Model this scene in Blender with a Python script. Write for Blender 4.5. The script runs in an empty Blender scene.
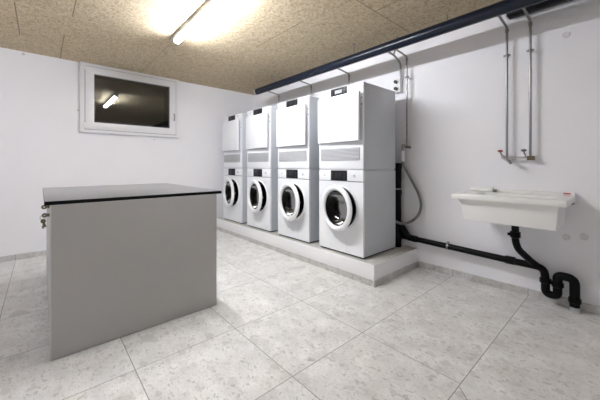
import bpy, bmesh, math, random
from mathutils import Vector, Matrix
random.seed(4)
S = bpy.context.scene
COL = S.collection
R = math.radians

# ------------------------------------------------------------------ materials
def new_mat(name):
    m = bpy.data.materials.new(name); m.use_nodes = True
    nt = m.node_tree; nt.nodes.clear()
    out = nt.nodes.new('ShaderNodeOutputMaterial')
    b = nt.nodes.new('ShaderNodeBsdfPrincipled')
    nt.links.new(b.outputs[0], out.inputs[0])
    return m, nt, b

def nd(nt, t, **kw):
    n = nt.nodes.new(t)
    for k, v in kw.items():
        if hasattr(n, k): setattr(n, k, v)
    return n

def setin(nt, sock, v):
    if hasattr(v, 'is_output') or isinstance(v, bpy.types.NodeSocket): nt.links.new(v, sock)
    else: sock.default_value = v

def math_(nt, op, a, b=0.0, c=None, clamp=False):
    n = nt.nodes.new('ShaderNodeMath'); n.operation = op; n.use_clamp = clamp
    setin(nt, n.inputs[0], a); setin(nt, n.inputs[1], b)
    if c is not None: setin(nt, n.inputs[2], c)
    return n.outputs[0]

def mixc(nt, f, a, b, blend='MIX'):
    n = nt.nodes.new('ShaderNodeMix'); n.data_type = 'RGBA'; n.blend_type = blend
    setin(nt, n.inputs[0], f); setin(nt, n.inputs[6], a); setin(nt, n.inputs[7], b)
    return n.outputs[2]

def ramp(nt, f, stops):
    n = nt.nodes.new('ShaderNodeValToRGB'); e = n.color_ramp.elements
    while len(e) < len(stops): e.new(.5)
    for i, (p, v) in enumerate(stops):
        e[i].position = p; e[i].color = (v, v, v, 1) if not isinstance(v, tuple) else v
    nt.links.new(f, n.inputs[0]); return n.outputs[0]

def noise(nt, vec, scale, detail=3, rough=.5, dist=0):
    n = nt.nodes.new('ShaderNodeTexNoise')
    n.inputs['Scale'].default_value = scale; n.inputs['Detail'].default_value = detail
    n.inputs['Roughness'].default_value = rough; n.inputs['Distortion'].default_value = dist
    nt.links.new(vec, n.inputs['Vector']); return n.outputs[0]

def mapped(nt, vec, scale):
    n = nt.nodes.new('ShaderNodeMapping'); n.inputs['Scale'].default_value = scale
    nt.links.new(vec, n.inputs['Vector']); return n.outputs[0]

def bump(nt, b, h, strength, dist=.002):
    n = nt.nodes.new('ShaderNodeBump'); n.inputs['Strength'].default_value = strength
    n.inputs['Distance'].default_value = dist
    nt.links.new(h, n.inputs['Height']); nt.links.new(n.outputs[0], b.inputs['Normal'])

def plain(name, c, rough=.5, metal=0, var=.04, scale=30, spec=.5):
    """a plain finish with a little procedural unevenness in colour and gloss"""
    m, nt, b = new_mat(name)
    tc = nd(nt, 'ShaderNodeTexCoord')
    f = noise(nt, tc.outputs['Object'], scale, 3)
    lo = tuple(x * (1 - var) for x in c) + (1,); hi = tuple(min(1, x * (1 + var)) for x in c) + (1,)
    nt.links.new(mixc(nt, f, lo, hi), b.inputs['Base Color'])
    b.inputs['Roughness'].default_value = rough; b.inputs['Metallic'].default_value = metal
    b.inputs['Specular IOR Level'].default_value = spec
    return m

CUT = ((4.222, -1.535), (4.315, -1.635))
X0, Y0, T = 4.22, -1.51, .604       # tile joints of the floor

def tile_mat(name, joint=.0022, k=1.0):
    m, nt, b = new_mat(name)
    g = nd(nt, 'ShaderNodeNewGeometry'); P = g.outputs['Position']
    sx = nd(nt, 'ShaderNodeSeparateXYZ'); nt.links.new(P, sx.inputs[0])
    # every tile gets its own offset of the pattern
    ix = math_(nt, 'FLOOR', math_(nt, 'DIVIDE', math_(nt, 'SUBTRACT', sx.outputs[0], X0), T))
    iy = math_(nt, 'FLOOR', math_(nt, 'DIVIDE', math_(nt, 'SUBTRACT', sx.outputs[1], Y0), T))
    off = nd(nt, 'ShaderNodeCombineXYZ')
    nt.links.new(math_(nt, 'MULTIPLY', ix, 3.7), off.inputs[0]); nt.links.new(math_(nt, 'MULTIPLY', iy, 5.3), off.inputs[1])
    va = nd(nt, 'ShaderNodeVectorMath', operation='ADD')
    nt.links.new(P, va.inputs[0]); nt.links.new(off.outputs[0], va.inputs[1])
    V = va.outputs[0]
    C = lambda r, g_, b_: (r * k, g_ * k, b_ * k, 1)
    base = mixc(nt, ramp(nt, noise(nt, V, 6, 5, .65), [(.32, 0.), (.68, 1.)]), C(.62, .61, .59), C(.83, .825, .81))
    # warp the pattern space so that no chip is a clean circle
    wn = nd(nt, 'ShaderNodeTexNoise'); wn.inputs['Scale'].default_value = 22; wn.inputs['Detail'].default_value = 3
    nt.links.new(V, wn.inputs['Vector'])
    wv = nd(nt, 'ShaderNodeMix', data_type='VECTOR'); wv.inputs[0].default_value = .07
    nt.links.new(V, wv.inputs[4]); nt.links.new(wn.outputs['Color'], wv.inputs[5])
    W_ = wv.outputs[1]
    def chips(scale, size, share, dark, lite, amount, c):
        v = nd(nt, 'ShaderNodeTexVoronoi'); nt.links.new(mapped(nt, W_, scale), v.inputs['Vector']); v.inputs['Scale'].default_value = 1
        r = nd(nt, 'ShaderNodeSeparateColor'); nt.links.new(v.outputs['Color'], r.inputs[0])
        f = math_(nt, 'MULTIPLY', ramp(nt, v.outputs['Distance'], [(size, 1.), (size + .12, 0.)]), ramp(nt, r.outputs[0], [(1 - share, 0.), (1.02 - share, 1.)]))
        return mixc(nt, math_(nt, 'MULTIPLY', f, amount), c, mixc(nt, r.outputs[1], dark, lite))
    c = chips((6, 8, 8), .34, .35, C(.48, .47, .455), C(.74, .74, .73), .55, base)          # pebbles
    c = chips((14, 22, 22), .34, .42, C(.42, .41, .39), C(.70, .69, .68), .5, c)
    c = chips((26, 56, 56), .32, .42, C(.27, .26, .24), C(.56, .545, .52), .5, c)         # drawn-out dark chips
    f3 = noise(nt, mapped(nt, V, (.7, 1.2, 1.2)), 75, 4, .65)
    c = mixc(nt, math_(nt, 'MULTIPLY', ramp(nt, f3, [(.38, 1.), (.47, 0.)]), .40), c, C(.42, .405, .38))
    # joints
    def line(coord, c0):
        u = math_(nt, 'DIVIDE', math_(nt, 'SUBTRACT', coord, c0), T)
        d = math_(nt, 'ABSOLUTE', math_(nt, 'SUBTRACT', u, math_(nt, 'ROUND', u)))
        return math_(nt, 'LESS_THAN', d, joint / T)
    # no joint is drawn along a face that itself lies in the joint's plane
    n = nd(nt, 'ShaderNodeSeparateXYZ'); nt.links.new(g.outputs['Normal'], n.inputs[0])
    lx = math_(nt, 'MULTIPLY', line(sx.outputs[0], X0), math_(nt, 'LESS_THAN', math_(nt, 'ABSOLUTE', n.outputs[0]), .5))
    ly = math_(nt, 'MULTIPLY', line(sx.outputs[1], Y0), math_(nt, 'LESS_THAN', math_(nt, 'ABSOLUTE', n.outputs[1]), .5))
    ly = math_(nt, 'MULTIPLY', ly, math_(nt, 'LESS_THAN', math_(nt, 'ADD', sx.outputs[1], math_(nt, 'MULTIPLY', math_(nt, 'GREATER_THAN', sx.outputs[0], X0), 1.5)), -1.4))      # long tiles fill the last row before the wall
    # a slanted cut near the foot of the room
    (ax, ay), (bx, by) = CUT
    ll = math.hypot(bx - ax, by - ay); nx_, ny_ = (by - ay) / ll, -(bx - ax) / ll
    dd = math_(nt, 'ABSOLUTE', math_(nt, 'ADD', math_(nt, 'MULTIPLY', math_(nt, 'SUBTRACT', sx.outputs[0], ax), nx_), math_(nt, 'MULTIPLY', math_(nt, 'SUBTRACT', sx.outputs[1], ay), ny_)))
    cut = math_(nt, 'MULTIPLY', math_(nt, 'LESS_THAN', dd, joint), math_(nt, 'MULTIPLY', math_(nt, 'LESS_THAN', sx.outputs[1], ay), math_(nt, 'GREATER_THAN', sx.outputs[0], X0)))
    j = math_(nt, 'MAXIMUM', math_(nt, 'MAXIMUM', lx, ly), cut)
    c = mixc(nt, j, c, (.27, .26, .245, 1))
    nt.links.new(c, b.inputs['Base Color'])
    b.inputs['Roughness'].default_value = .42
    bump(nt, b, math_(nt, 'SUBTRACT', 1.0, j), .25, .001)
    return m

def plaster_mat(name, c, speck=1.0):
    m, nt, b = new_mat(name)
    P = nd(nt, 'ShaderNodeNewGeometry').outputs['Position']
    f = noise(nt, P, 1.6, 4, .55)
    col = mixc(nt, f, tuple(x * .965 for x in c) + (1,), tuple(min(1, x * 1.03) for x in c) + (1,))
    v = nd(nt, 'ShaderNodeTexVoronoi'); v.inputs['Scale'].default_value = 3.3; nt.links.new(P, v.inputs['Vector'])
    r = nd(nt, 'ShaderNodeSeparateColor'); nt.links.new(v.outputs['Color'], r.inputs[0])
    s = math_(nt, 'MULTIPLY', math_(nt, 'LESS_THAN', v.outputs['Distance'], .055), math_(nt, 'LESS_THAN', r.outputs[0], .45))
    col = mixc(nt, math_(nt, 'MULTIPLY', s, .45 * speck), col, (.25, .25, .25, 1))
    nt.links.new(col, b.inputs['Base Color'])
    b.inputs['Roughness'].default_value = .75; b.inputs['Specular IOR Level'].default_value = .25
    bump(nt, b, noise(nt, P, 60, 4, .6), .06, .004)
    return m

def ceiling_mat(name):
    m, nt, b = new_mat(name)
    P = nd(nt, 'ShaderNodeNewGeometry').outputs['Position']
    sx = nd(nt, 'ShaderNodeSeparateXYZ'); nt.links.new(P, sx.inputs[0]); x, y = sx.outputs[0], sx.outputs[1]
    big = noise(nt, P, 2.2, 3)
    base = mixc(nt, big, (.56, .465, .32, 1), (.64, .54, .385, 1))
    f1 = noise(nt, mapped(nt, P, (1, 1.5, 1)), 40, 5, .76, .8)
    base = mixc(nt, ramp(nt, f1, [(.40, 1.), (.50, 0.)]), base, (.37, .29, .185, 1))
    base = mixc(nt, math_(nt, 'MULTIPLY', ramp(nt, f1, [(.54, 0.), (.66, 1.)]), .6), base, (.78, .70, .56, 1))
    f2 = noise(nt, P, 16, 2, .5)
    base = mixc(nt, math_(nt, 'MULTIPLY', ramp(nt, f2, [(.36, 1.), (.48, 0.)]), .28), base, (.36, .28, .18, 1))
    def seg(a, c0, bb, lo, hi, w=.0042):
        on = math_(nt, 'LESS_THAN', math_(nt, 'ABSOLUTE', math_(nt, 'SUBTRACT', a, c0)), w)
        on = math_(nt, 'MULTIPLY', on, math_(nt, 'GREATER_THAN', bb, lo))
        return math_(nt, 'MULTIPLY', on, math_(nt, 'LESS_THAN', bb, hi))
    dark = None
    for s in [(x, 3.305, y, -1.25, -.3), (y, -1.255, x, 1.95, 2.75), (y, -.90, x, 3.305, 5.3), (x, 1.41, y, -2.3, -.3, .0015),
              (y, -2.885, x, 1.41, 3.4), (y, -2.92, x, .0, .9), (y, -3.265, x, .6, 1.41), (x, .6, y, -4, -3.2, .0015),
              (y, -2.02, x, .0, 1.41, .002), (y, -.75, x, 0, 1.41, .0015)]:
        q = seg(*s); dark = q if dark is None else math_(nt, 'MAXIMUM', dark, q)
    lite = seg(x, 1.41, y, -4.2, -2.3, .004)
    c = mixc(nt, math_(nt, 'MULTIPLY', dark, .85), base, (.20, .16, .11, 1))
    c = mixc(nt, math_(nt, 'MULTIPLY', lite, .55), c, (.80, .72, .58, 1))
    nt.links.new(c, b.inputs['Base Color'])
    b.inputs['Roughness'].default_value = .9; b.inputs['Specular IOR Level'].default_value = .15
    bump(nt, b, f1, .5, .006)
    return m

def glass_mat(name, tint, refl=.1, mul=1.0):
    m = bpy.data.materials.new(name); m.use_nodes = True; nt = m.node_tree; nt.nodes.clear()
    out = nt.nodes.new('ShaderNodeOutputMaterial')
    t = nt.nodes.new('ShaderNodeBsdfTransparent'); t.inputs[0].default_value = (*tint, 1)
    g = nt.nodes.new('ShaderNodeBsdfGlossy'); g.inputs['Roughness'].default_value = .02
    lw = nt.nodes.new('ShaderNodeFresnel'); lw.inputs[0].default_value = 1.5
    f = math_(nt, 'ADD', math_(nt, 'MULTIPLY', lw.outputs[0], mul), refl, clamp=True)
    mx = nt.nodes.new('ShaderNodeMixShader')
    nt.links.new(f, mx.inputs[0]); nt.links.new(t.outputs[0], mx.inputs[1]); nt.links.new(g.outputs[0], mx.inputs[2])
    nt.links.new(mx.outputs[0], out.inputs[0]); return m

def lamp_mat(name, c, strength):
    m, nt, b = new_mat(name)
    b.inputs['Base Color'].default_value = (.9, .9, .9, 1)
    b.inputs['Emission Color'].default_value = (*c, 1); b.inputs['Emission Strength'].default_value = strength
    return m

def worktop_mat(name):
    m, nt, b = new_mat(name)
    P = nd(nt, 'ShaderNodeTexCoord').outputs['Object']
    nt.links.new(mixc(nt, noise(nt, P, 40, 3), (.085, .085, .09, 1), (.10, .10, .105, 1)), b.inputs['Base Color'])
    b.inputs['Roughness'].default_value = .42; b.inputs['Specular IOR Level'].default_value = .8
    b.inputs['Coat Weight'].default_value = 1.0; b.inputs['Coat Roughness'].default_value = .30; b.inputs['Coat IOR'].default_value = 1.6
    return m

M = dict(
    wall=plaster_mat('white_plaster', (.845, .845, .875)),
    plinth=plaster_mat('painted_concrete', (.85, .845, .855), 1.6),
    plinth_top=plaster_mat('shaded_bare_concrete', (.55, .54, .51), 1.6),  # bare concrete, with the shadow beside the machines also put into its tone
    ceil=ceiling_mat('wood_wool_board'),
    tile=tile_mat('stone_chip_tile'),
    skirt=tile_mat('stone_chip_skirting', .0025, .80),
    upvc=plain('white_window_plastic', (.80, .80, .82), .35),
    gasketgrey=plain('grey_seal', (.25, .25, .26), .6),
    pane=glass_mat('window_glass', (.8, .82, .82), .06),
    unlit_shaft=plain('dark_shaft', (.035, .034, .03), .9, var=.3, scale=4),  # darkness outside the window put into a near-black colour
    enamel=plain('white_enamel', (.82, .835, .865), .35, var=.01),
    enamel_side=plain('shaded_white_sheet', (.56, .585, .62), .35, var=.01),  # white sheet, weaker light on the machine sides put into the colour
    handle_white=plain('white_plastic', (.84, .845, .86), .35, var=.01),
    black_gloss=plain('black_glass_panel', (.010, .010, .012), .4, spec=.2),
    screen_glare=plain('reflecting_display', (.36, .37, .38), .4, scale=80, spec=.2),  # reflection on the end dryer's screen painted as a pale colour
    screen_dark=plain('dark_display', (.022, .024, .027), .4, scale=80, spec=.2),
    mark=plain('grey_print', (.10, .10, .105), .5),
    rubber=plain('black_rubber', (.02, .02, .022), .55),
    foot=plain('dark_foot', (.03, .03, .03), .6),
    steel=plain('drum_steel', (.10, .10, .105), .26, 1.0, .2, 60),
    doorglass=glass_mat('porthole_glass', (.20, .20, .21), .0, .4),
    louvre=plain('grey_louvre', (.60, .61, .635), .5),
    shade=plain('grey_recess', (.30, .31, .32), .6),
    lam=plain('grey_laminate', (.43, .422, .41), .45, var=.02, scale=12),
    lam_edge=plain('pale_edge_band', (.60, .59, .57), .45),
    worktop=worktop_mat('dark_worktop'),
    brass=plain('tarnished_brass', (.17, .14, .085), .45, .8),
    chrome=plain('brushed_pipe_steel', (.30, .295, .29), .32, .9, .06),
    darkchrome=plain('dark_clamp_steel', (.22, .21, .20), .4, .8),
    pipe_ins=plain('black_foam_insulation', (.008, .012, .024), .24, var=.25, scale=8, spec=.35),
    hdpe=plain('black_drain_plastic', (.004, .004, .0045), .36, spec=.12),
    white_pl=plain('outlet_plastic', (.78, .78, .79), .4),
    hose=plain('grey_hose', (.17, .17, .175), .5),
    sink=plain('ivory_ceramic', (.83, .835, .815), .3, var=.015, scale=6),
    tubew=plain('ivory_plastic', (.86, .86, .83), .35),
    red=plain('red_handle', (.33, .06, .05), .5),
    redprint=plain('red_print', (.55, .05, .06), .5),
    pinkprint=plain('pale_red_print', (.72, .55, .54), .5),
    blue=plain('grey_blue_handle', (.13, .135, .15), .5),
    fixture=plain('grey_lamp_housing', (.48, .48, .48), .5),
    lamp=lamp_mat('lit_tube', (.95, .975, 1.03), 34.0),
    cap=plain('white_wall_cap', (.70, .70, .71), .5),
    clear=plain('clear_grey_collar', (.42, .42, .41), .25),
    bright=plain('polished_tap_chrome', (.62, .62, .62), .2, .95, .04),
    beige=plain('beige_pipe_wrap', (.50, .43, .33), .7),
)

# ------------------------------------------------------------------ mesh helpers
def bm_box(bm, x0, x1, y0, y1, z0, z1, bev=0, seg=2, mi=0):
    r = bmesh.ops.create_cube(bm, size=1)
    vs = r['verts']
    for v in vs:
        v.co = Vector(((x0 + x1) / 2 + v.co.x * (x1 - x0), (y0 + y1) / 2 + v.co.y * (y1 - y0), (z0 + z1) / 2 + v.co.z * (z1 - z0)))
    fs = list({f for v in vs for f in v.link_faces})
    for f in fs: f.material_index = mi
    if bev > 0:
        es = list({e for v in vs for e in v.link_edges})
        bmesh.ops.bevel(bm, geom=es, offset=bev, segments=seg, profile=.5, affect='EDGES')

def smooth_path(pts, rad, n=7):
    pts = [Vector(p) for p in pts]; out = [pts[0]]
    for i in range(1, len(pts) - 1):
        a, b, c = pts[i - 1], pts[i], pts[i + 1]
        r = min(rad, (a - b).length * .48, (c - b).length * .48)
        p, q = b + (a - b).normalized() * r, b + (c - b).normalized() * r
        for k in range(n + 1):
            t = k / n; out.append(p * (1 - t) ** 2 + b * 2 * t * (1 - t) + q * t * t)
    out.append(pts[-1]); return out

def bm_tube(bm, path, r, n=16, caps=True):
    """sweep a circle of radius r (number or list) along path"""
    path = [Vector(p) for p in path]; rings = []
    rr = r if isinstance(r, (list, tuple)) else [r] * len(path)
    up = None
    for i, p in enumerate(path):
        if i == 0: t = path[1] - p
        elif i == len(path) - 1: t = p - path[i - 1]
        else: t = (path[i + 1] - p).normalized() + (p - path[i - 1]).normalized()
        t.normalize()
        if up is None: up = Vector((0, 0, 1)) if abs(t.z) < .9 else Vector((1, 0, 0))
        a = (up - t * up.dot(t)).normalized(); b = t.cross(a); up = a
        rings.append([bm.verts.new(p + (a * math.cos(2 * math.pi * k / n) + b * math.sin(2 * math.pi * k / n)) * rr[i]) for k in range(n)])
    for A, B in zip(rings, rings[1:]):
        for k in range(n):
            f = bm.faces.new((A[k], A[(k + 1) % n], B[(k + 1) % n], B[k])); f.smooth = True
    if caps:
        bm.faces.new(rings[0][::-1]); bm.faces.new(rings[-1])
    return rings

def bm_lathe(bm, prof, c=(0, 0, 0), axis='Y', n=48, close=False):
    """revolve (radius, height) pairs about an axis through c"""
    c = Vector(c); rings = []
    for r, h in prof:
        ring = []
        for k in range(n):
            a = 2 * math.pi * k / n; u, v = r * math.cos(a), r * math.sin(a)
            p = {'Y': Vector((u, h, v)), 'Z': Vector((u, v, h)), 'X': Vector((h, u, v))}[axis]
            ring.append(bm.verts.new(c + p))
        rings.append(ring)
    seq = list(zip(rings, rings[1:])) + ([(rings[-1], rings[0])] if close else [])
    for A, B in seq:
        for k in range(n):
            f = bm.faces.new((A[k], A[(k + 1) % n], B[(k + 1) % n], B[k])); f.smooth = True
    return rings

def bm_disc(bm, c, r, h, axis='Y', n=32):
    """a solid short cylinder from c to c + h along the axis"""
    s = 1e-4
    rings = bm_lathe(bm, [(r, 0), (r, h)], c, axis, n)
    for A in rings:
        f = bm.faces.new(A)

def obj(name, bm, mats, parent=None, loc=None, flat=False):
    bmesh.ops.recalc_face_normals(bm, faces=bm.faces)
    me = bpy.data.meshes.new(name); bm.to_mesh(me); bm.free()
    if not isinstance(mats, (list, tuple)): mats = [mats]
    for m in mats: me.materials.append(m)
    if not flat:
        try: me.set_sharp_from_angle(angle=R(38))
        except Exception: pass
        for p in me.polygons: p.use_smooth = True
    o = bpy.data.objects.new(name, me); COL.objects.link(o)
    if parent: o.parent = parent
    if loc: o.location = loc
    return o

def B(name, dims, m, parent=None, bev=0, loc=None, seg=2):
    bm = bmesh.new(); bm_box(bm, *dims, bev=bev, seg=seg); return obj(name, bm, m, parent, loc)

def boxes(name, lst, m, parent=None, bev=0):
    bm = bmesh.new()
    for d in lst: bm_box(bm, *d, bev=bev)
    return obj(name, bm, m, parent)

def tube(name, pts, r, m, parent=None, bend=0, n=16):
    bm = bmesh.new(); bm_tube(bm, smooth_path(pts, bend) if bend else pts, r, n); return obj(name, bm, m, parent)

def disc(name, c, r, h, axis, m, parent=None, n=32):
    bm = bmesh.new(); bm_disc(bm, c, r, h, axis, n); return obj(name, bm, m, parent)

def lathe(name, prof, c, axis, m, parent=None, n=48, close=False):
    bm = bmesh.new(); bm_lathe(bm, prof, c, axis, n, close); return obj(name, bm, m, parent)

def rect_ring(name, x0, x1, y0, y1, z0, z1, hy0, hy1, hz0, hz1, m, parent=None, bev=0):
    """a rectangular plate across x with a rectangular hole, one connected mesh"""
    bm = bmesh.new(); L = []
    for x in (x0, x1):
        for a, b_, c, d in ((y0, y1, z0, z1), (hy0, hy1, hz0, hz1)):
            L.append([bm.verts.new((x, a, c)), bm.verts.new((x, b_, c)), bm.verts.new((x, b_, d)), bm.verts.new((x, a, d))])
    for A, C in ((0, 1), (2, 3), (0, 2), (1, 3)):
        for k in range(4): bm.faces.new((L[A][k], L[A][(k + 1) % 4], L[C][(k + 1) % 4], L[C][k]))
    if bev:
        L2 = [e for e in bm.edges if e.calc_face_angle(0) > .5]
        bmesh.ops.recalc_face_normals(bm, faces=bm.faces)
        L2 = [e for e in bm.edges if e.calc_face_angle(0) > .5]
        bmesh.ops.bevel(bm, geom=L2, offset=bev, segments=2, profile=.5, affect='EDGES')
    return obj(name, bm, m, parent)

def struct(o): o['kind'] = 'structure'; return o

def thing(name, label, cat, loc=(0, 0, 0), group=None):
    o = bpy.data.objects.new(name, None); COL.objects.link(o); o.location = loc
    o.empty_display_size = .1; o['label'] = label; o['category'] = cat
    if group: o['group'] = group
    return o

def tag(o, label, cat, group=None):
    o['label'] = label; o['category'] = cat
    if group: o['group'] = group
    return o

def dup(root, loc, label):
    r = root.copy(); COL.objects.link(r); r.location = loc; r['label'] = label
    for ch in list(root.children):
        c = ch.copy(); COL.objects.link(c); c.parent = r
        for g in list(ch.children):
            d = g.copy(); COL.objects.link(d); d.parent = c
    return r

def world_parts(root):
    """children of root were modelled in world coordinates: keep them there"""
    for ch in root.children: ch.location = -root.location

# ------------------------------------------------------------------ the room
HC = 2.463
XE, YE = 5.9, -4.1                       # the far sides of the room, behind the camera
HP = .195                                # plinth height
XP, YP = 3.255, -.839
struct(B('floor', (-.1, XE + .1, YE - .1, .1, -.1, 0), M['tile']))
struct(B('ceiling', (-.1, XE + .1, YE - .1, .1, HC, HC + .1), M['ceil']))
struct(B('wall_right', (-.1, XE + .1, 0, .1, 0, HC), M['wall']))
struct(B('wall_near', (-.1, XE + .1, YE - .1, YE, 0, HC), M['wall']))
struct(B('wall_behind', (XE, XE + .1, YE, 0, 0, HC), M['wall']))
WY0, WY1, WZ0, WZ1 = -2.66, -1.52, 1.61, 2.41      # opening of the window
struct(rect_ring('wall_left', -.1, 0, YE, 0, 0, HC, WY0, WY1, WZ0, WZ1, M['wall']))
HS = .060
struct(B('baseboard_left', (0, .012, YE, YP, 0, HS), M['skirt']))
struct(B('baseboard_right', (XP + .012, XE, -.012, 0, 0, HS), M['skirt']))
# the low plinth under the machines, with its own tile skirting
pl = struct(B('trim_1', (0, XP - .010, YP + .010, 0, 0, HP), M['plinth'], bev=.004))
bm = bmesh.new(); bm_box(bm, .002, XP - .014, YP + .014, -.002, HP - .002, HP + .0015)
obj('plinth_top', bm, M['plinth_top'], pl)
B('plinth_skirting', (.012, XP, YP, YP + .010, 0, HS - .004), M['skirt'], pl)
B('plinth_skirting', (XP - .010, XP, YP + .010, 0, 0, HS - .004), M['skirt'], pl)

# ---- window
win = bpy.data.objects.new('window_1', None); COL.objects.link(win); win.location = (0, -2.09, 1.555); struct(win)
FY0, FY1, FZ0, FZ1 = -2.722, -1.460, 1.543, 2.4625
rect_ring('frame', .0, .050, FY0, FY1, FZ0, FZ1, FY0 + .075, FY1 - .075, FZ0 + .075, FZ1 - .075, M['upvc'], win, .004)
sash = rect_ring('sash', .015, .062, FY0 + .055, FY1 - .055, FZ0 + .045, FZ1 - .045, -2.572, -1.606, 1.682, 2.328, M['upvc'], win, .005)
rect_ring('sash_gap', .049, .0508, FY0 + .049, FY1 - .049, FZ0 + .039, FZ1 - .039, FY0 + .06, FY1 - .06, FZ0 + .05, FZ1 - .05, M['gasketgrey'], win)
rect_ring('glazing_seal', .018, .055, -2.572, -1.606, 1.682, 2.328, -2.566, -1.612, 1.688, 2.322, M['gasketgrey'], sash)
B('pane', (.030, .036, -2.573, -1.605, 1.680, 2.330), M['pane'], sash)
for z in (1.60, 2.36): B('hinge', (.045, .066, FY0 + .038, FY0 + .056, z, z + .075), M['upvc'], win, .003)
hd = B('handle_plate', (.062, .070, -1.558, -1.530, 1.80, 1.92), M['upvc'], sash, .003)
B('handle_stem', (.070, .079, -1.552, -1.536, 1.89, 1.91), M['chrome'], sash, .002)
B('handle', (.079, .092, -1.552, -1.536, 1.80, 1.915), M['chrome'], sash, .004)
bm = bmesh.new(); L = []
for (e, d) in ((.05, 0), (.1, -.05)):
    for x in (-.1, -.70 + d):
        L.append([bm.verts.new((x, y, z)) for y, z in ((WY0 - e, WZ0 - e), (WY1 + e, WZ0 - e), (WY1 + e, WZ1 + e), (WY0 - e, WZ1 + e))])
for A, C in ((0, 1), (2, 3), (0, 2)):
    for k in range(4): bm.faces.new((L[A][k], L[A][(k + 1) % 4], L[C][(k + 1) % 4], L[C][k]))
bm.faces.new(L[1]); bm.faces.new(L[3])
obj('light_shaft', bm, M['unlit_shaft'], win)
world_parts(win)

# ------------------------------------------------------------------ ceiling light
LX0, LX1, LY, LZ = 1.56, 3.02, -2.04, 2.402
lt = thing('ceiling_light', 'long lit tube light fixed to the wood wool ceiling', 'light', ((LX0 + LX1) / 2, LY, HC))
B('housing', (LX0, LX1, LY - .034, LY + .034, LZ + .018, HC), M['fixture'], lt, .003)
bm = bmesh.new(); bm_tube(bm, [(LX0 + .11, LY, LZ), (LX1 - .11, LY, LZ)], .026, 20); obj('diffuser', bm, M['lamp'], lt)
for x in (LX0 + .085, LX1 - .11): B('end_cap', (x, x + .025, LY - .026, LY + .026, LZ - .026, LZ + .026), M['fixture'], lt, .003)
world_parts(lt)

# ------------------------------------------------------------------ counter
CX, CY0, CY1, CB, CT = 2.622, -3.064, -2.062, 1.28, .881
ct = thing('counter', 'grey service counter with a thin black-edged top standing on the tiles', 'counter', ((CX + CB) / 2, (CY0 + CY1) / 2, 0))
wt = B('worktop', (CB - .05, CX - .010, CY0 - .022, CY1 + .046, CT, CT + .022), M['worktop'], ct, .001)
rect_bm = bmesh.new(); L = []
for z in (CT - .0005, CT + .0208):
    for e in (-.002, .0012): L.append([rect_bm.verts.new(p) for p in ((CB - .05 - e, CY0 - .022 - e, z), (CX - .010 + e, CY0 - .022 - e, z), (CX - .010 + e, CY1 + .046 + e, z), (CB - .05 - e, CY1 + .046 + e, z))])
for A, C in ((0, 1), (2, 3), (0, 2), (1, 3)):
    for k in range(4): rect_bm.faces.new((L[A][k], L[A][(k + 1) % 4], L[C][(k + 1) % 4], L[C][k]))
blk = obj('edge_strip', rect_bm, M['hdpe'], wt)
B('carcass', (CB, CX - .022, CY0 + .022, CY1 - .02, .004, CT), M['lam'], ct)
B('front_panel', (CX - .022, CX, CY0 + .007, CY1, .004, CT), M['lam'], ct, .0012)
B('edge_band', (CX - .022, CX - .001, CY0, CY0 + .007, .004, CT), M['lam_edge'], ct, .001)
B('side_panel', (CB, CX - .022, CY1 - .02, CY1, .004, CT), M['lam'], ct, .0012)
for i in range(2):
    x0 = CB + .003 + i * (CX - .028 - CB) / 2
    x1 = x0 + (CX - .028 - CB) / 2 - .004
    d = B('door', (x0, x1, CY0 + .002, CY0 + .021, .08, .745), M['lam'], ct, .0015)
    d = B('drawer', (x0, x1, CY0 + .002, CY0 + .021, .75, CT - .006), M['lam'], ct, .0015)
    if i == 1:
        for z in (.866, .818): disc('lock', (CX - .075, CY0 + .003, z), .009, -.012, 'Y', M['brass'], d)
world_parts(ct)
ct.rotation_euler = (0, 0, R(.1))          # it stands slightly askew to the room
for ch in ct.children: ch.location = -ct.location
# keys in the two locks
KX, KY = CX - .075, CY0 + .004
def key_mb(bm, hx, hy, hz, dirv, bow):
    """a flat key: round pierced bow, shaft and bit along dirv from the bow's centre"""
    h = Vector((hx, hy, hz)); d = Vector(dirv).normalized(); s = d.cross(Vector((1, 0, 0))).normalized()
    n = 20; th = .003
    ro, ri = bow, bow * .26
    rings = []
    for x in (-th / 2, th / 2):
        for r in (ro, ri):
            rings.append([bm.verts.new(h + Vector((x, 0, 0)) + (d * math.cos(2 * math.pi * k / n) + s * math.sin(2 * math.pi * k / n)) * r) for k in range(n)])
    for A, C in ((0, 1), (2, 3), (0, 2), (1, 3)):
        for k in range(n): bm.faces.new((rings[A][k], rings[A][(k + 1) % n], rings[C][(k + 1) % n], rings[C][k]))
    a = h + d * ro * .85; e = h + d * (ro + .030)
    for p, q, w in ((a, e, .0035), (h + d * (ro + .014), h + d * (ro + .028), .006)):
        vs = []
        for x in (-th / 2, th / 2):
            for pp, sg in ((p, -1), (p, 1), (q, 1), (q, -1)):
                vs.append(bm.verts.new(pp + Vector((x, 0, 0)) + s * (w * sg if sg > 0 or w < .005 else 0)))
        for f in ((0, 1, 2, 3), (4, 5, 6, 7), (0, 1, 5, 4), (1, 2, 6, 5), (2, 3, 7, 6), (3, 0, 4, 7)): bm.faces.new([vs[i] for i in f])
ks = thing('key', 'small brass key sticking in the upper counter lock just below the black top', 'key', (KX, KY, .866), 'keys on the counter')
bm = bmesh.new(); key_mb(bm, KX, KY - .026, .866, (0, 1, 0), .013); obj('key_blade', bm, M['brass'], ks); world_parts(ks)
kb = thing('key_bunch', 'bunch of brass keys hanging from the lower counter lock', 'keys', (KX, KY, .818))
bm = bmesh.new(); key_mb(bm, KX, KY - .024, .818, (0, 1, 0), .013); obj('key', bm, M['brass'], kb)
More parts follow.
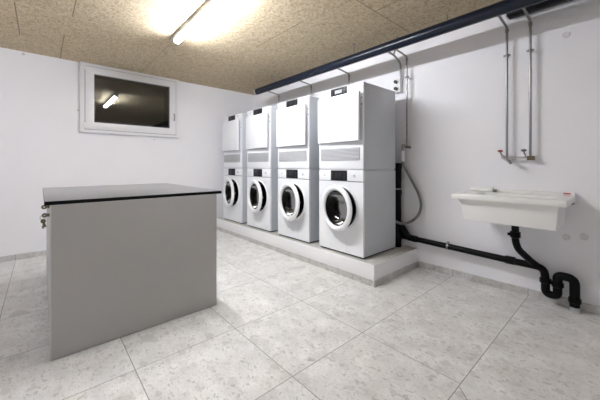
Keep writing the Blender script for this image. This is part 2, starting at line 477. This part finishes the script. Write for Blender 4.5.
bm = bmesh.new(); bm_lathe(bm, [(.012 + .0012 * math.cos(a), .0012 * math.sin(a)) for a in [i * math.pi / 4 for i in range(8)]], (KX + .002, KY - .032, .806), 'X', 24, True); obj('key_ring', bm, M['chrome'], kb)
bm = bmesh.new(); key_mb(bm, KX + .004, KY - .030, .785, (0, .02, -1), .012); obj('key', bm, M['brass'], kb)
bm = bmesh.new(); key_mb(bm, KX - .003, KY - .030, .788, (0, .3, -1), .010); obj('key', bm, M['brass'], kb)
world_parts(kb)

# ------------------------------------------------------------------ machines
W, D, H, HW = .5946, .583, .85, .862
W2 = W / 2
YF = -.783

def plate_with_hole(bm, x0, x1, z0, z1, y0, y1, cx, cz, r, n=64):
    """rectangular plate between y0 (front) and y1 with a round hole"""
    def outer(a):
        dx, dz = math.cos(a), math.sin(a)
        t = min(((x1 - cx) / dx) if dx > 1e-9 else ((x0 - cx) / dx) if dx < -1e-9 else 9e9,
                ((z1 - cz) / dz) if dz > 1e-9 else ((z0 - cz) / dz) if dz < -1e-9 else 9e9)
        return cx + dx * t, cz + dz * t
    angs = [2 * math.pi * k / n for k in range(n)] + [math.atan2(z - cz, x - cx) % (2 * math.pi) for x in (x0, x1) for z in (z0, z1)]
    angs = sorted(angs); rows = []
    for y in (y0, y1):
        O = [bm.verts.new((outer(a)[0], y, outer(a)[1])) for a in angs]
        I = [bm.verts.new((cx + r * math.cos(a), y, cz + r * math.sin(a))) for a in angs]
        rows += [O, I]
    N = len(angs)
    for A, C in ((0, 1), (2, 3), (0, 2), (1, 3)):
        for k in range(N): bm.faces.new((rows[A][k], rows[A][(k + 1) % N], rows[C][(k + 1) % N], rows[C][k]))

def control_panel(root, z0, z1, light):
    cp = B('control_panel', (-W2, W2, 0, .03, z0, z1), M['enamel'], root, .003)
    B('display', (-W2 + .177, -W2 + .397, -.004, .002, z0 + .001, z1 - .003), M['black_gloss'], cp, .002)
    B('screen', (-W2 + .235, -W2 + .330, -.0052, -.003, z0 + .024, z1 - .024), M['screen_glare' if light else 'screen_dark'], cp, .001)
    for k in range(3):
        for a in (.196, .352): B('touch_key', (-W2 + a, -W2 + a + (.012 if a < .3 else .02), -.005, -.0038, z0 + .022 + k * .024, z0 + .027 + k * .024), M['mark'], cp)
    bm = bmesh.new(); bm_lathe(bm, [(.009, 0), (.013, 0), (.013, -.002), (.009, -.002)], (-W2 + .487, .0, z0 + .052), 'Y', 24, True)
    obj('power_symbol', bm, M['mark'], cp)
    B('badge', (-W2 + .080, -W2 + .092, -.0012, .002, z0 + .047, z0 + .058), M['mark'], cp)
    return cp

def make_washer(light):
    t = thing('washing_machine', '', 'washing machine', (0, 0, 0), 'washing machines in the lower row')
    bm = bmesh.new()
    y0 = .022
    bm_box(bm, -W2, -W2 + .015, y0, D, .02, HW - .003); bm_box(bm, W2 - .015, W2, y0, D, .02, HW - .003)
    bm_box(bm, -W2 + .015, W2 - .015, y0, D, HW - .018, HW - .003); bm_box(bm, -W2 + .015, W2 - .015, y0, D, .02, .035)
    bm_box(bm, -W2 + .015, W2 - .015, D - .015, D, .035, HW - .018)
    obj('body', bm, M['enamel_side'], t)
    bm = bmesh.new(); bm_box(bm, -W2 - .001, W2 + .0015, y0 + .03, D - .001, HW - .112, HW - .1105); obj('side_seam', bm, M['louvre'], t)
    cz, cx, r = .475, .012, .209
    bm = bmesh.new(); plate_with_hole(bm, -W2, W2, 0.02, .745, 0, .022, cx, cz, r)
    bm_lathe(bm, [(r, .012), (r, -.008), (r + .006, -.012), (r + .014, -.010), (r + .02, .0)], (cx, 0, cz), 'Y', 64)
    fp = obj('front_panel', bm, M['enamel'], t)
    for x in (.176, .388): B('flap_joint', (-W2 + x, -W2 + x + .002, -.0007, .001, .03, .17), M['louvre'], fp)
    control_panel(t, .752, HW, light)
    B('grip_slot', (-W2 + .40, -W2 + .575, .004, .02, .745, .752), M['rubber'], t)
    B('panel_gap', (-W2 + .006, W2 - .006, .008, .02, .7445, .753), M['shade'], t)
    lathe('door_gasket', [(r, .002), (r - .004, .018), (r - .03, .022), (r - .045, .035), (r - .05, .075), (r - .035, .095)], (cx, 0, cz), 'Y', M['rubber'], t, 64)
    dr = lathe('drum', [(r - .035, .095), (r + .03, .10), (r + .045, .13), (r + .045, .42), (r + .02, .45), (.09, .455), (.06, .44), (.001, .44)], (cx, 0, cz), 'Y', M['steel'], t, 64)
    for k in range(3):
        a = R(40 + 120 * k); rr = r + .043
        p = Vector((cx + rr * math.cos(a), .14, cz + rr * math.sin(a))); q = p.copy(); q.y = .41
        tube('drum_paddle', [p, q], .03, M['steel'], dr, n=10)
    # the door stands a hand's breadth ajar; hinge on the left
    hx = -.206
    d = bpy.data.objects.new('door', None)
    bm = bmesh.new()
    bm_lathe(bm, [(.180, -.020), (.184, -.030), (.192, -.038), (.206, -.042), (.222, -.038), (.234, -.027), (.236, -.015), (.231, -.006), (.181, -.006)], (cx - hx, 0, cz), 'Y', 72, True)
    d = obj('door', bm, M['handle_white'], t); d.location = (hx, -.014, 0); d.rotation_euler = (0, 0, R(-9))
    lathe('glass_bowl', [(.182, -.022), (.178, .0), (.158, .035), (.135, .06), (.115, .075), (.06, .082), (.001, .083)], (cx - hx, 0, cz), 'Y', M['doorglass'], d, 64)
    lathe('inner_frame', [(.179, -.008), (.209, -.006), (.204, .008), (.178, .012)], (cx - hx, 0, cz), 'Y', M['rubber'], d, 64, True)
    bm = bmesh.new(); bm_box(bm, cx - hx + .186, cx - hx + .200, .006, .022, cz - .015, cz + .015, .002); obj('latch', bm, M['chrome'], d)
    B('hinge', (-.222, -.192, -.012, .004, cz - .05, cz + .05), M['handle_white'], t, .002)
    for x in (-W2 + .05, W2 - .05):
        for y in (.04, D - .04): disc('foot', (x, y, 0), .022, .02, 'Z', M['foot'], t, 16)
    B('base_frame', (-W2 + .01, W2 - .006, .012, D - .01, .006, .02), M['foot'], t)
    return t

def make_dryer(light):
    t = thing('tumble_dryer', '', 'tumble dryer', (0, 0, 0), 'tumble dryers in the upper row')
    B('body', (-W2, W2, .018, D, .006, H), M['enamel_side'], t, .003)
    B('lower_panel', (-W2, W2, 0, .018, .006, .272), M['enamel'], t, .003)
    g = B('vent_grille', (-W2 + .028, -W2 + .556, -.0012, .004, .094, .219), M['shade'], t)
    bm = bmesh.new(); prev = None
    prof = []
    for k in range(9):
        z = .0975 + k * .0135
        prof += [(-.0006, z), (-.010, z + .0004), (-.0105, z + .0015), (-.0006, z + .0095), (-.0006, z + .0130)]
    prof += [(.002, .2185), (.002, .0945)]
    ra = [bm.verts.new((-W2 + .034, y, z)) for y, z in prof]; rb = [bm.verts.new((-W2 + .550, y, z)) for y, z in prof]
    for k in range(len(prof)): bm.faces.new((ra[k], ra[(k + 1) % len(prof)], rb[(k + 1) % len(prof)], rb[k]))
    bm.faces.new(ra); bm.faces.new(rb)
    obj('louvre', bm, M['louvre'], g, flat=True)
    control_panel(t, .764, H, light)
    fr = B('door_surround', (-W2, W2, .002, .018, .272, .764), M['enamel'], t)
    for z in (.635, .700): disc('catch', (W2 - .018, .002, z), .006, -.003, 'Y', M['rubber'], t, 16)
    B('door_seal', (-W2 + .012, W2 - .06, -.0005, .003, .277, .759), M['shade'], t)
    bm = bmesh.new(); bm_box(bm, 0, .574, -.026, -.001, .281, .760, .005, 3)
    d = obj('door', bm, M['enamel'], t); d.location = (-W2 + .006, -.003, 0); d.rotation_euler = (0, 0, R(-2.6))
    B('door_hook', (.556, .572, -.001, .010, .735, .752), M['handle_white'], d, .002)
    return t

BX = [3.0926 - W2 - i * .7596 for i in range(4)]
zw, zd = HP + .0015, HP + .0015 + HW + .007
seat = ['nearest the end of the plinth, first of the four', 'second from the end of the plinth', 'third from the end of the plinth', 'in the corner beside the left wall, last of the four']
wl = ['white washing machine with its round door ajar, ' + s for s in ('at the free end of the plinth', 'second from the free end of the plinth', 'third from the free end of the plinth', 'nearest the corner and the left wall')]
dl = ['white tumble dryer with flat door ajar, ' + s for s in ('display pale with a painted reflection, stacked at the free end', 'stacked second from the free end of the plinth', 'stacked third from the free end of the plinth', 'stacked nearest the corner and left wall')]
w0 = make_washer(False); w0.location = (BX[0], YF, zw); w0['label'] = wl[0]
d0 = make_dryer(True); d0.location = (BX[0], YF, zd); d0['label'] = dl[0]
d1 = make_dryer(False); d1.location = (BX[1], YF, zd); d1['label'] = dl[1]
for i in (1, 2, 3): dup(w0, (BX[i], YF, zw), wl[i])
for i in (2, 3): dup(d1, (BX[i], YF, zd), dl[i])
# thin stacking frames between each washer and its dryer
kit0 = None
for i, s in enumerate(('at the free end', 'second from the free end', 'third from the free end', 'nearest the corner')):
    bm = bmesh.new(); bm_box(bm, -W2 + .004, W2 - .004, .012, D - .01, 0, .0118, .001)
    if kit0 is None:
        kit0 = obj('stacking_frame', bm, M['louvre']); k = kit0
    else:
        bm.free(); k = kit0.copy(); COL.objects.link(k)
    k.location = (BX[i], YF, zw + HW + .0005)
    tag(k, 'thin grey stacking frame between washer and dryer ' + s, 'frame', 'stacking frames between the machines')

# ------------------------------------------------------------------ pipes under the ceiling
PY, PZ = -.487, 2.30
bp = thing('ceiling_pipe', 'long black insulated pipe hung under the ceiling above the machines', 'pipe', (.8, PY, PZ))
bm = bmesh.new(); bm_tube(bm, [(.80, PY, PZ), (XE - .02, PY, PZ)], .050, 28); obj('insulation', bm, M['pipe_ins'], bp)
bm = bmesh.new(); bm_tube(bm, [(.775, PY, PZ), (.80, PY, PZ)], .046, 28); obj('end_ring', bm, M['white_pl'], bp)
for x in (1.20, 2.75, 4.9):
    hg = tube('hanger', [(x, PY, PZ + .05), (x, PY, HC)], .006, M['chrome'], bp, n=10)
    disc('hanger_plate', (x, PY, HC - .006), .018, .006, 'Z', M['chrome'], hg, 20)
world_parts(bp)
sp = thing('insulated_duct', 'short black boxed-in pipe behind the long one, above the sink pipes', 'pipe', (4.12, -.12, 2.40))
B('casing', (4.096, XE - .02, -.15, -.04, 2.374, 2.454), M['hdpe'], sp, .006)
B('end_plate', (4.084, 4.096, -.145, -.045, 2.378, 2.450), M['white_pl'], sp, .002)
for x in (4.6, 5.6): B('hanger', (x, x + .03, -.11, -.08, 2.454, HC), M['chrome'], sp)
world_parts(sp)
mn = thing('water_main', 'thin beige wrapped water pipe running behind the black ceiling pipe', 'pipe', (.9, -.34, 2.352))
tube('wrap', [(.9, -.352, 2.352), (4.27, -.352, 2.352)], .014, M['beige'], mn)
for x in (1.25, 2.7, 3.7): tube('hanger', [(x, -.352, 2.364), (x, -.352, HC)], .005, M['chrome'], mn, n=8)
world_parts(mn)

def drop(name, label, x, zend, yw=-.055, clamps=(), r=.0095, ytop=-.352):
    t = thing(name, label, 'pipe', (x, yw, zend), 'water pipes dropping down the wall')
    tube('pipe_run', [(x, ytop, 2.352), (x, -.30, 2.334), (x, yw, 2.312), (x, yw, zend)], r, M['chrome'], t, .02)
    lathe('elbow', [(r, -.016), (r + .004, -.016), (r + .004, .012), (r, .012)], (x, yw, 2.285), 'Z', M['chrome'], t, 20)
    for z in clamps:
        c = lathe('clamp', [(r, -.010), (r + .005, -.010), (r + .005, .010), (r, .010)], (x, yw, z), 'Z', M['darkchrome'], t, 20)
        tube('clamp_stud', [(x, yw + .010, z), (x, -.0005, z)], .005, M['darkchrome'], c, n=10)
        B('clamp_ear', (x - .026, x + .026, yw - .004, yw + .004, z - .008, z + .008), M['darkchrome'], c, .002)
    world_parts(t); return t
drop('water_pipe', 'steel water pipe dropping to the red-handled side of the tap above the sink', 4.080, 1.175, -.055, (2.066,))
drop('water_pipe', 'steel water pipe dropping to the grey-handled side of the tap above the sink', 4.243, 1.175, -.055, (2.063,))
drop('water_pipe', 'steel water pipe beside the white outlet box, behind the end machines', 3.155, 1.3245, -.07, (2.085,))
drop('water_pipe', 'steel water pipe behind the gap between first and second machine stack', 2.345, 1.32, -.07, (1.75,))
drop('water_pipe', 'steel water pipe behind the gap between second and third machine stack', 1.625, 1.32, -.07, (1.75,))
drop('water_pipe', 'steel water pipe behind the gap between third and last machine stack', .83, 1.32, -.07, (1.75,))

# ---- outlet box and its conduit
ob = thing('outlet_box', 'white double socket box on the wall behind the end dryer', 'socket', (3.03, 0, 1.945))
B('box', (2.975, 3.065, -.052, 0, 1.945, 2.105), M['white_pl'], ob, .006)
for z in (1.985, 2.062):
    s = lathe('socket', [(.028, 0), (.028, -.006), (.022, -.006), (.022, -.001)], (3.018, -.052, z), 'Y', M['white_pl'], ob, 24)
    disc('plug', (3.018, -.05, z), .019, -.03, 'Y', M['rubber'], s, 20)
world_parts(ob)
cd = tag(tube('conduit', [(3.062, -.30, 2.335), (3.062, -.17, 2.325), (3.062, -.035, 2.27), (3.062, -.035, 2.106)], .011, M['chrome'], None, .05), 'grey cable conduit rising from the white socket box', 'conduit')
yb = tag(tube('pipe_branch', [(3.062, -.19, 2.318), (3.10, -.22, 2.36), (3.16, -.28, 2.42), (3.16, -.28, HC)], .010, M['chrome'], None, .03), 'short grey branch pipe rising to the ceiling above the socket box', 'pipe')

# ---- valve with hose behind the machines
vb = thing('washer_tap', 'grey white appliance tap with brass body behind the end machines', 'tap', (3.155, 0, 1.31))
tube('brass_body', [(3.155, 0, 1.31), (3.155, -.085, 1.31)], .014, M['brass'], vb)
tube('stem', [(3.155, -.07, 1.324), (3.155, -.07, 1.30)], .012, M['brass'], vb)
tube('spout', [(3.150, -.085, 1.31), (3.125, -.095, 1.335), (3.122, -.095, 1.325), (3.122, -.095, 1.26)], .014, M['chrome'], vb, .02)
lathe('hose_coupling', [(.001, .0), (.018, .0), (.022, -.02), (.022, -.09), (.016, -.12), (.001, -.12)], (3.122, -.095, 1.27), 'Z', M['white_pl'], vb, 24)
world_parts(vb)
pts = [(3.122, -.095, 1.16), (3.130, -.09, 1.10), (3.17, -.075, 1.02), (3.225, -.07, .92), (3.290, -.065, .80), (3.317, -.06, .69), (3.295, -.06, .58), (3.225, -.07, .50), (3.15, -.14, .465), (3.06, -.168, .485), (2.98, -.172, .56)]
path = smooth_path(pts, .2, 8)
hs = thing('drain_hose', 'grey ribbed hose looping down the wall beside the end washing machine', 'hose', pts[0])
bm = bmesh.new(); fine = []
for a, b in zip(path, path[1:]):
    k = max(1, int((b - a).length / .004))
    fine += [a.lerp(b, i / k) for i in range(k)]
fine.append(path[-1])
bm_tube(bm, fine, [.0145 + .0012 * math.sin(i * 1.6) for i in range(len(fine))], 12); obj('ribbed_tube', bm, M['hose'], hs)
world_parts(hs)

# ---- black drain pipes along the wall
dn = thing('drain_pipe', 'black plastic drain pipe running low along the wall to the corner stack', 'pipe', (3.07, -.10, HP))
tube('standpipe', [(3.055, -.098, HP + .002), (3.055, -.098, 1.135)], .045, M['hdpe'], dn, n=28)
for z in (.30, .818, 1.10): lathe('sleeve', [(.045, -.03), (.050, -.03), (.050, .03), (.045, .03)], (3.055, -.098, z), 'Z', M['hdpe'], dn, 28)
lathe('band', [(.0505, -.006), (.052, -.006), (.052, .006), (.0505, .006)], (3.055, -.098, .845), 'Z', M['chrome'], dn, 28)
bm = bmesh.new(); bm_tube(bm, [(3.075, -.095, .46), (3.13, -.095, .385), (3.19, -.09, .322)], [.045, .040, .034], 24); obj('branch', bm, M['hdpe'], dn)
tube('run', [(3.10, -.088, .320), (4.146, -.088, .290)], .028, M['hdpe'], dn, n=24)
for x, hh in ((3.215, .03), (3.262, .016), (4.112, .034)):
    lathe('collar', [(.028, -hh), (.034, -hh), (.034, hh), (.028, hh)], (x, -.088, .320 - (x - 3.10) * .0265), 'X', M['hdpe'], dn, 24)
c = lathe('clamp', [(.028, -.009), (.033, -.009), (.033, .009), (.028, .009)], (3.60, -.088, .3057), 'X', M['darkchrome'], dn, 24)
tube('clamp_stud', [(3.60, -.061, .306), (3.60, -.0005, .306)], .006, M['chrome'], c, n=10); B('clamp_ear', (3.592, 3.608, -.102, -.074, .334, .354), M['chrome'], c, .003)
world_parts(dn)

tr = thing('sink_trap', 'black plastic drain trap curling from under the sink down to the floor', 'trap', (4.516, -.088, 0))
TY = -.088
tube('tailpiece', [(4.182, -.255, .646), (4.182, -.255, .50), (4.196, -.225, .43), (4.262, -.110, .322), (4.29, TY, .295)], .026, M['hdpe'], tr, .06, 24)
lathe('flange', [(.022, 0), (.040, 0), (.040, -.018), (.028, -.022)], (4.182, -.255, .646), 'Z', M['hdpe'], tr, 28)
lathe('nut', [(.026, -.026), (.037, -.022), (.037, .022), (.026, .026)], (4.182, -.255, .553), 'Z', M['hdpe'], tr, 10)
tube('wing', [(4.135, -.275, .553), (4.158, -.265, .553)], .012, M['hdpe'], tr, n=10)
tube('bend', [(4.15, TY, .290), (4.338, TY, .287), (4.345, TY, .175)], .028, M['hdpe'], tr, .07, 24)
tube('u_bend', [(4.345, TY, .195), (4.345, TY, .085), (4.418, TY, .085), (4.418, TY, .195)], .029, M['hdpe'], tr, .06, 24)
tube('arch', [(4.418, TY, .185), (4.418, TY, .250), (4.516, TY, .250), (4.516, TY, .04)], .031, M['hdpe'], tr, .065, 24)
for x, z in ((4.345, .188), (4.418, .178), (4.516, .088)):
    lathe('union_nut', [(.028, -.020), (.038, -.016), (.038, .016), (.028, .020)], (x, TY, z), 'Z', M['hdpe'], tr, 12)
fl = lathe('floor_collar', [(.022, 0), (.040, 0), (.037, .006), (.028, .012), (.027, .045), (.022, .045)], (4.516, TY, .0), 'Z', M['clear'], tr, 28, True)
world_parts(tr)

# ------------------------------------------------------------------ sink
SX0, SX1, SY, SZ = 3.783, 4.513, -.485, .868
sk = thing('utility_sink', 'white ceramic utility trough mounted on the wall above the black trap', 'sink', ((SX0 + SX1) / 2, 0, .67))
def rect(x0, x1, y0, y1, z, bm): return [bm.verts.new(p) for p in ((x0, y0, z), (x1, y0, z), (x1, y1, z), (x0, y1, z))]
bm = bmesh.new()
RB = .824
loops = [rect(SX0 + .078, SX1 - .060, SY + .060, -.06, .648, bm),          # outside bottom
         rect(SX0 + .054, SX1 - .050, SY + .054, -.03, RB - .040, bm),
         rect(SX0 + .044, SX1 - .042, SY + .014, -.004, RB, bm),
         rect(SX0, SX1, SY, 0, RB, bm),
         rect(SX0, SX1, SY, 0, SZ, bm),
         rect(SX0 + .14, SX1 - .085, SY + .11, -.11, SZ, bm),
         rect(SX0 + .147, SX1 - .092, SY + .117, -.118, SZ - .02, bm),
         rect(SX0 + .155, SX1 - .100, SY + .125, -.135, .700, bm)]
for A, C in zip(loops, loops[1:]):
    for k in range(4): bm.faces.new((A[k], A[(k + 1) % 4], C[(k + 1) % 4], C[k]))
bm.faces.new(loops[0][::-1]); bm.faces.new(loops[-1])
bmesh.ops.bevel(bm, geom=list(bm.edges), offset=.006, segments=3, profile=.5, affect='EDGES')
obj('basin', bm, M['sink'], sk)
B('back_ledge', (SX0 + .004, SX1 - .001, -.05, -.0005, SZ - .004, SZ + .027), M['sink'], sk, .008, seg=3)
st = B('sticker', (SX1 - .073, SX1 - .012, -.0512, -.0498, SZ - .0, SZ + .026), M['white_pl'], sk)
B('red_bar', (SX1 - .064, SX1 - .024, -.0520, -.0508, SZ + .015, SZ + .025), M['redprint'], st)
for a, b_, z in ((.066, .030, .003), (.066, .022, .008)): B('small_print', (SX1 - a, SX1 - b_, -.0520, -.0508, SZ + z, SZ + z + .003), M['pinkprint'], st)
lathe('drain_rim', [(.018, .001), (.036, .0015), (.038, .0)], (4.182, -.255, .702), 'Z', M['chrome'], sk, 24)
tube('mounting_bolt', [(SX1 - .012, -.06, .812), (SX1 - .012, -.0005, .812)], .008, M['darkchrome'], sk, n=12)
world_parts(sk)
ov = thing('overflow_tube', 'ivory overflow tube with a flanged dark end lying on the sink back', 'tube', (3.90, -.085, SZ))
bm = bmesh.new(); bm_tube(bm, [(3.80, -.078, SZ + .0165), (3.955, -.082, SZ + .0165)], .016, 20); obj('shaft', bm, M['tubew'], ov)
bm = bmesh.new(); bm_tube(bm, [(3.945, -.082, SZ + .020), (3.960, -.083, SZ + .027), (3.985, -.084, SZ + .027)], [.016, .026, .024], 20); obj('flange', bm, M['tubew'], ov)
bm = bmesh.new(); bm_tube(bm, [(3.985, -.084, SZ + .014), (4.012, -.085, SZ + .014)], .012, 16); obj('rubber_tip', bm, M['darkchrome'], ov)
world_parts(ov)

# ---- tap over the sink
tp = thing('wall_tap', 'chrome wall tap with red and grey handles between the two pipes', 'tap', (4.16, 0, 1.165))
tube('bar', [(4.060, -.055, 1.172), (4.255, -.055, 1.172)], .009, M['bright'], tp)
tube('valve_body', [(4.050, -.07, 1.185), (4.085, -.072, 1.155), (4.105, -.09, 1.140)], .015, M['bright'], tp, .02)
tube('spout', [(4.100, -.088, 1.148), (4.118, -.12, 1.142), (4.122, -.12, 1.118)], .010, M['darkchrome'], tp, .02)
tube('joint', [(4.222, -.055, 1.168), (4.272, -.055, 1.166)], .018, M['brass'], tp)
tube('wall_stub', [(4.080, -.055, 1.172), (4.080, 0, 1.172)], .012, M['chrome'], tp)
tube('wall_stub', [(4.243, -.055, 1.172), (4.243, 0, 1.172)], .012, M['chrome'], tp)
for (x, mm, lab) in ((4.040, 'red', 'red valve handle'), (4.205, 'blue', 'dark grey valve handle')):
    bm = bmesh.new(); bm_lathe(bm, [(.001, .012), (.014, .008), (.020, .004), (.020, -.004), (.013, -.008), (.001, -.012)], (x, -.09, 1.232), 'Z', 20)
    h = obj('handle', bm, M[mm], tp); h['label'] = lab
    tube('handle_stem', [(x, -.09, 1.222), (x + .012, -.07, 1.18)], .006, M['chrome'], h, n=10)
world_parts(tp)

# ---- small plastered caps on the right wall
for (x, z, lab) in ((4.458, 2.136, 'round white cover plate high on the right wall near the ceiling'),
                    (4.460, .538, 'round white cover plate right of the sink, the left one of the low pair'),
                    (4.560, .560, 'round white cover plate right of the sink, the right one of the low pair')):
    o = lathe('round_cover_plate', [(.001, -.004), (.014, -.004), (.018, -.007), (.023, -.006), (.025, .0)], (0, 0, 0), 'Y', M['cap'], None, 28)
    o.location = (x, 0, z); tag(o, lab, 'cover plate', 'round caps on the right wall')

# ------------------------------------------------------------------ camera and view
cam = bpy.data.cameras.new('camera'); co = bpy.data.objects.new('camera', cam); COL.objects.link(co)
co.location = (4.7838, -3.0984, 1.1054)
co.rotation_euler = (R(90), 0, math.pi / 2 - .7261)
cam.sensor_width = 36; cam.lens = 291.43 / 600 * 36; cam.shift_y = -34.45 / 600
cam.clip_start = .02; cam.clip_end = 50
S.camera = co
w = bpy.data.worlds.new('night'); S.world = w; w.use_nodes = True
w.node_tree.nodes['Background'].inputs[0].default_value = (.01, .011, .013, 1)
w.node_tree.nodes['Background'].inputs[1].default_value = .3
vs = S.view_settings
S.display_settings.display_device = 'sRGB'
vs.view_transform = 'Standard'; vs.look = 'None'; vs.gamma = 1; vs.use_curve_mapping = False
vs.exposure = 2.64
S.cycles.max_bounces = 12; S.cycles.diffuse_bounces = 8; S.cycles.use_denoising = True
S.cycles.transparent_max_bounces = 16
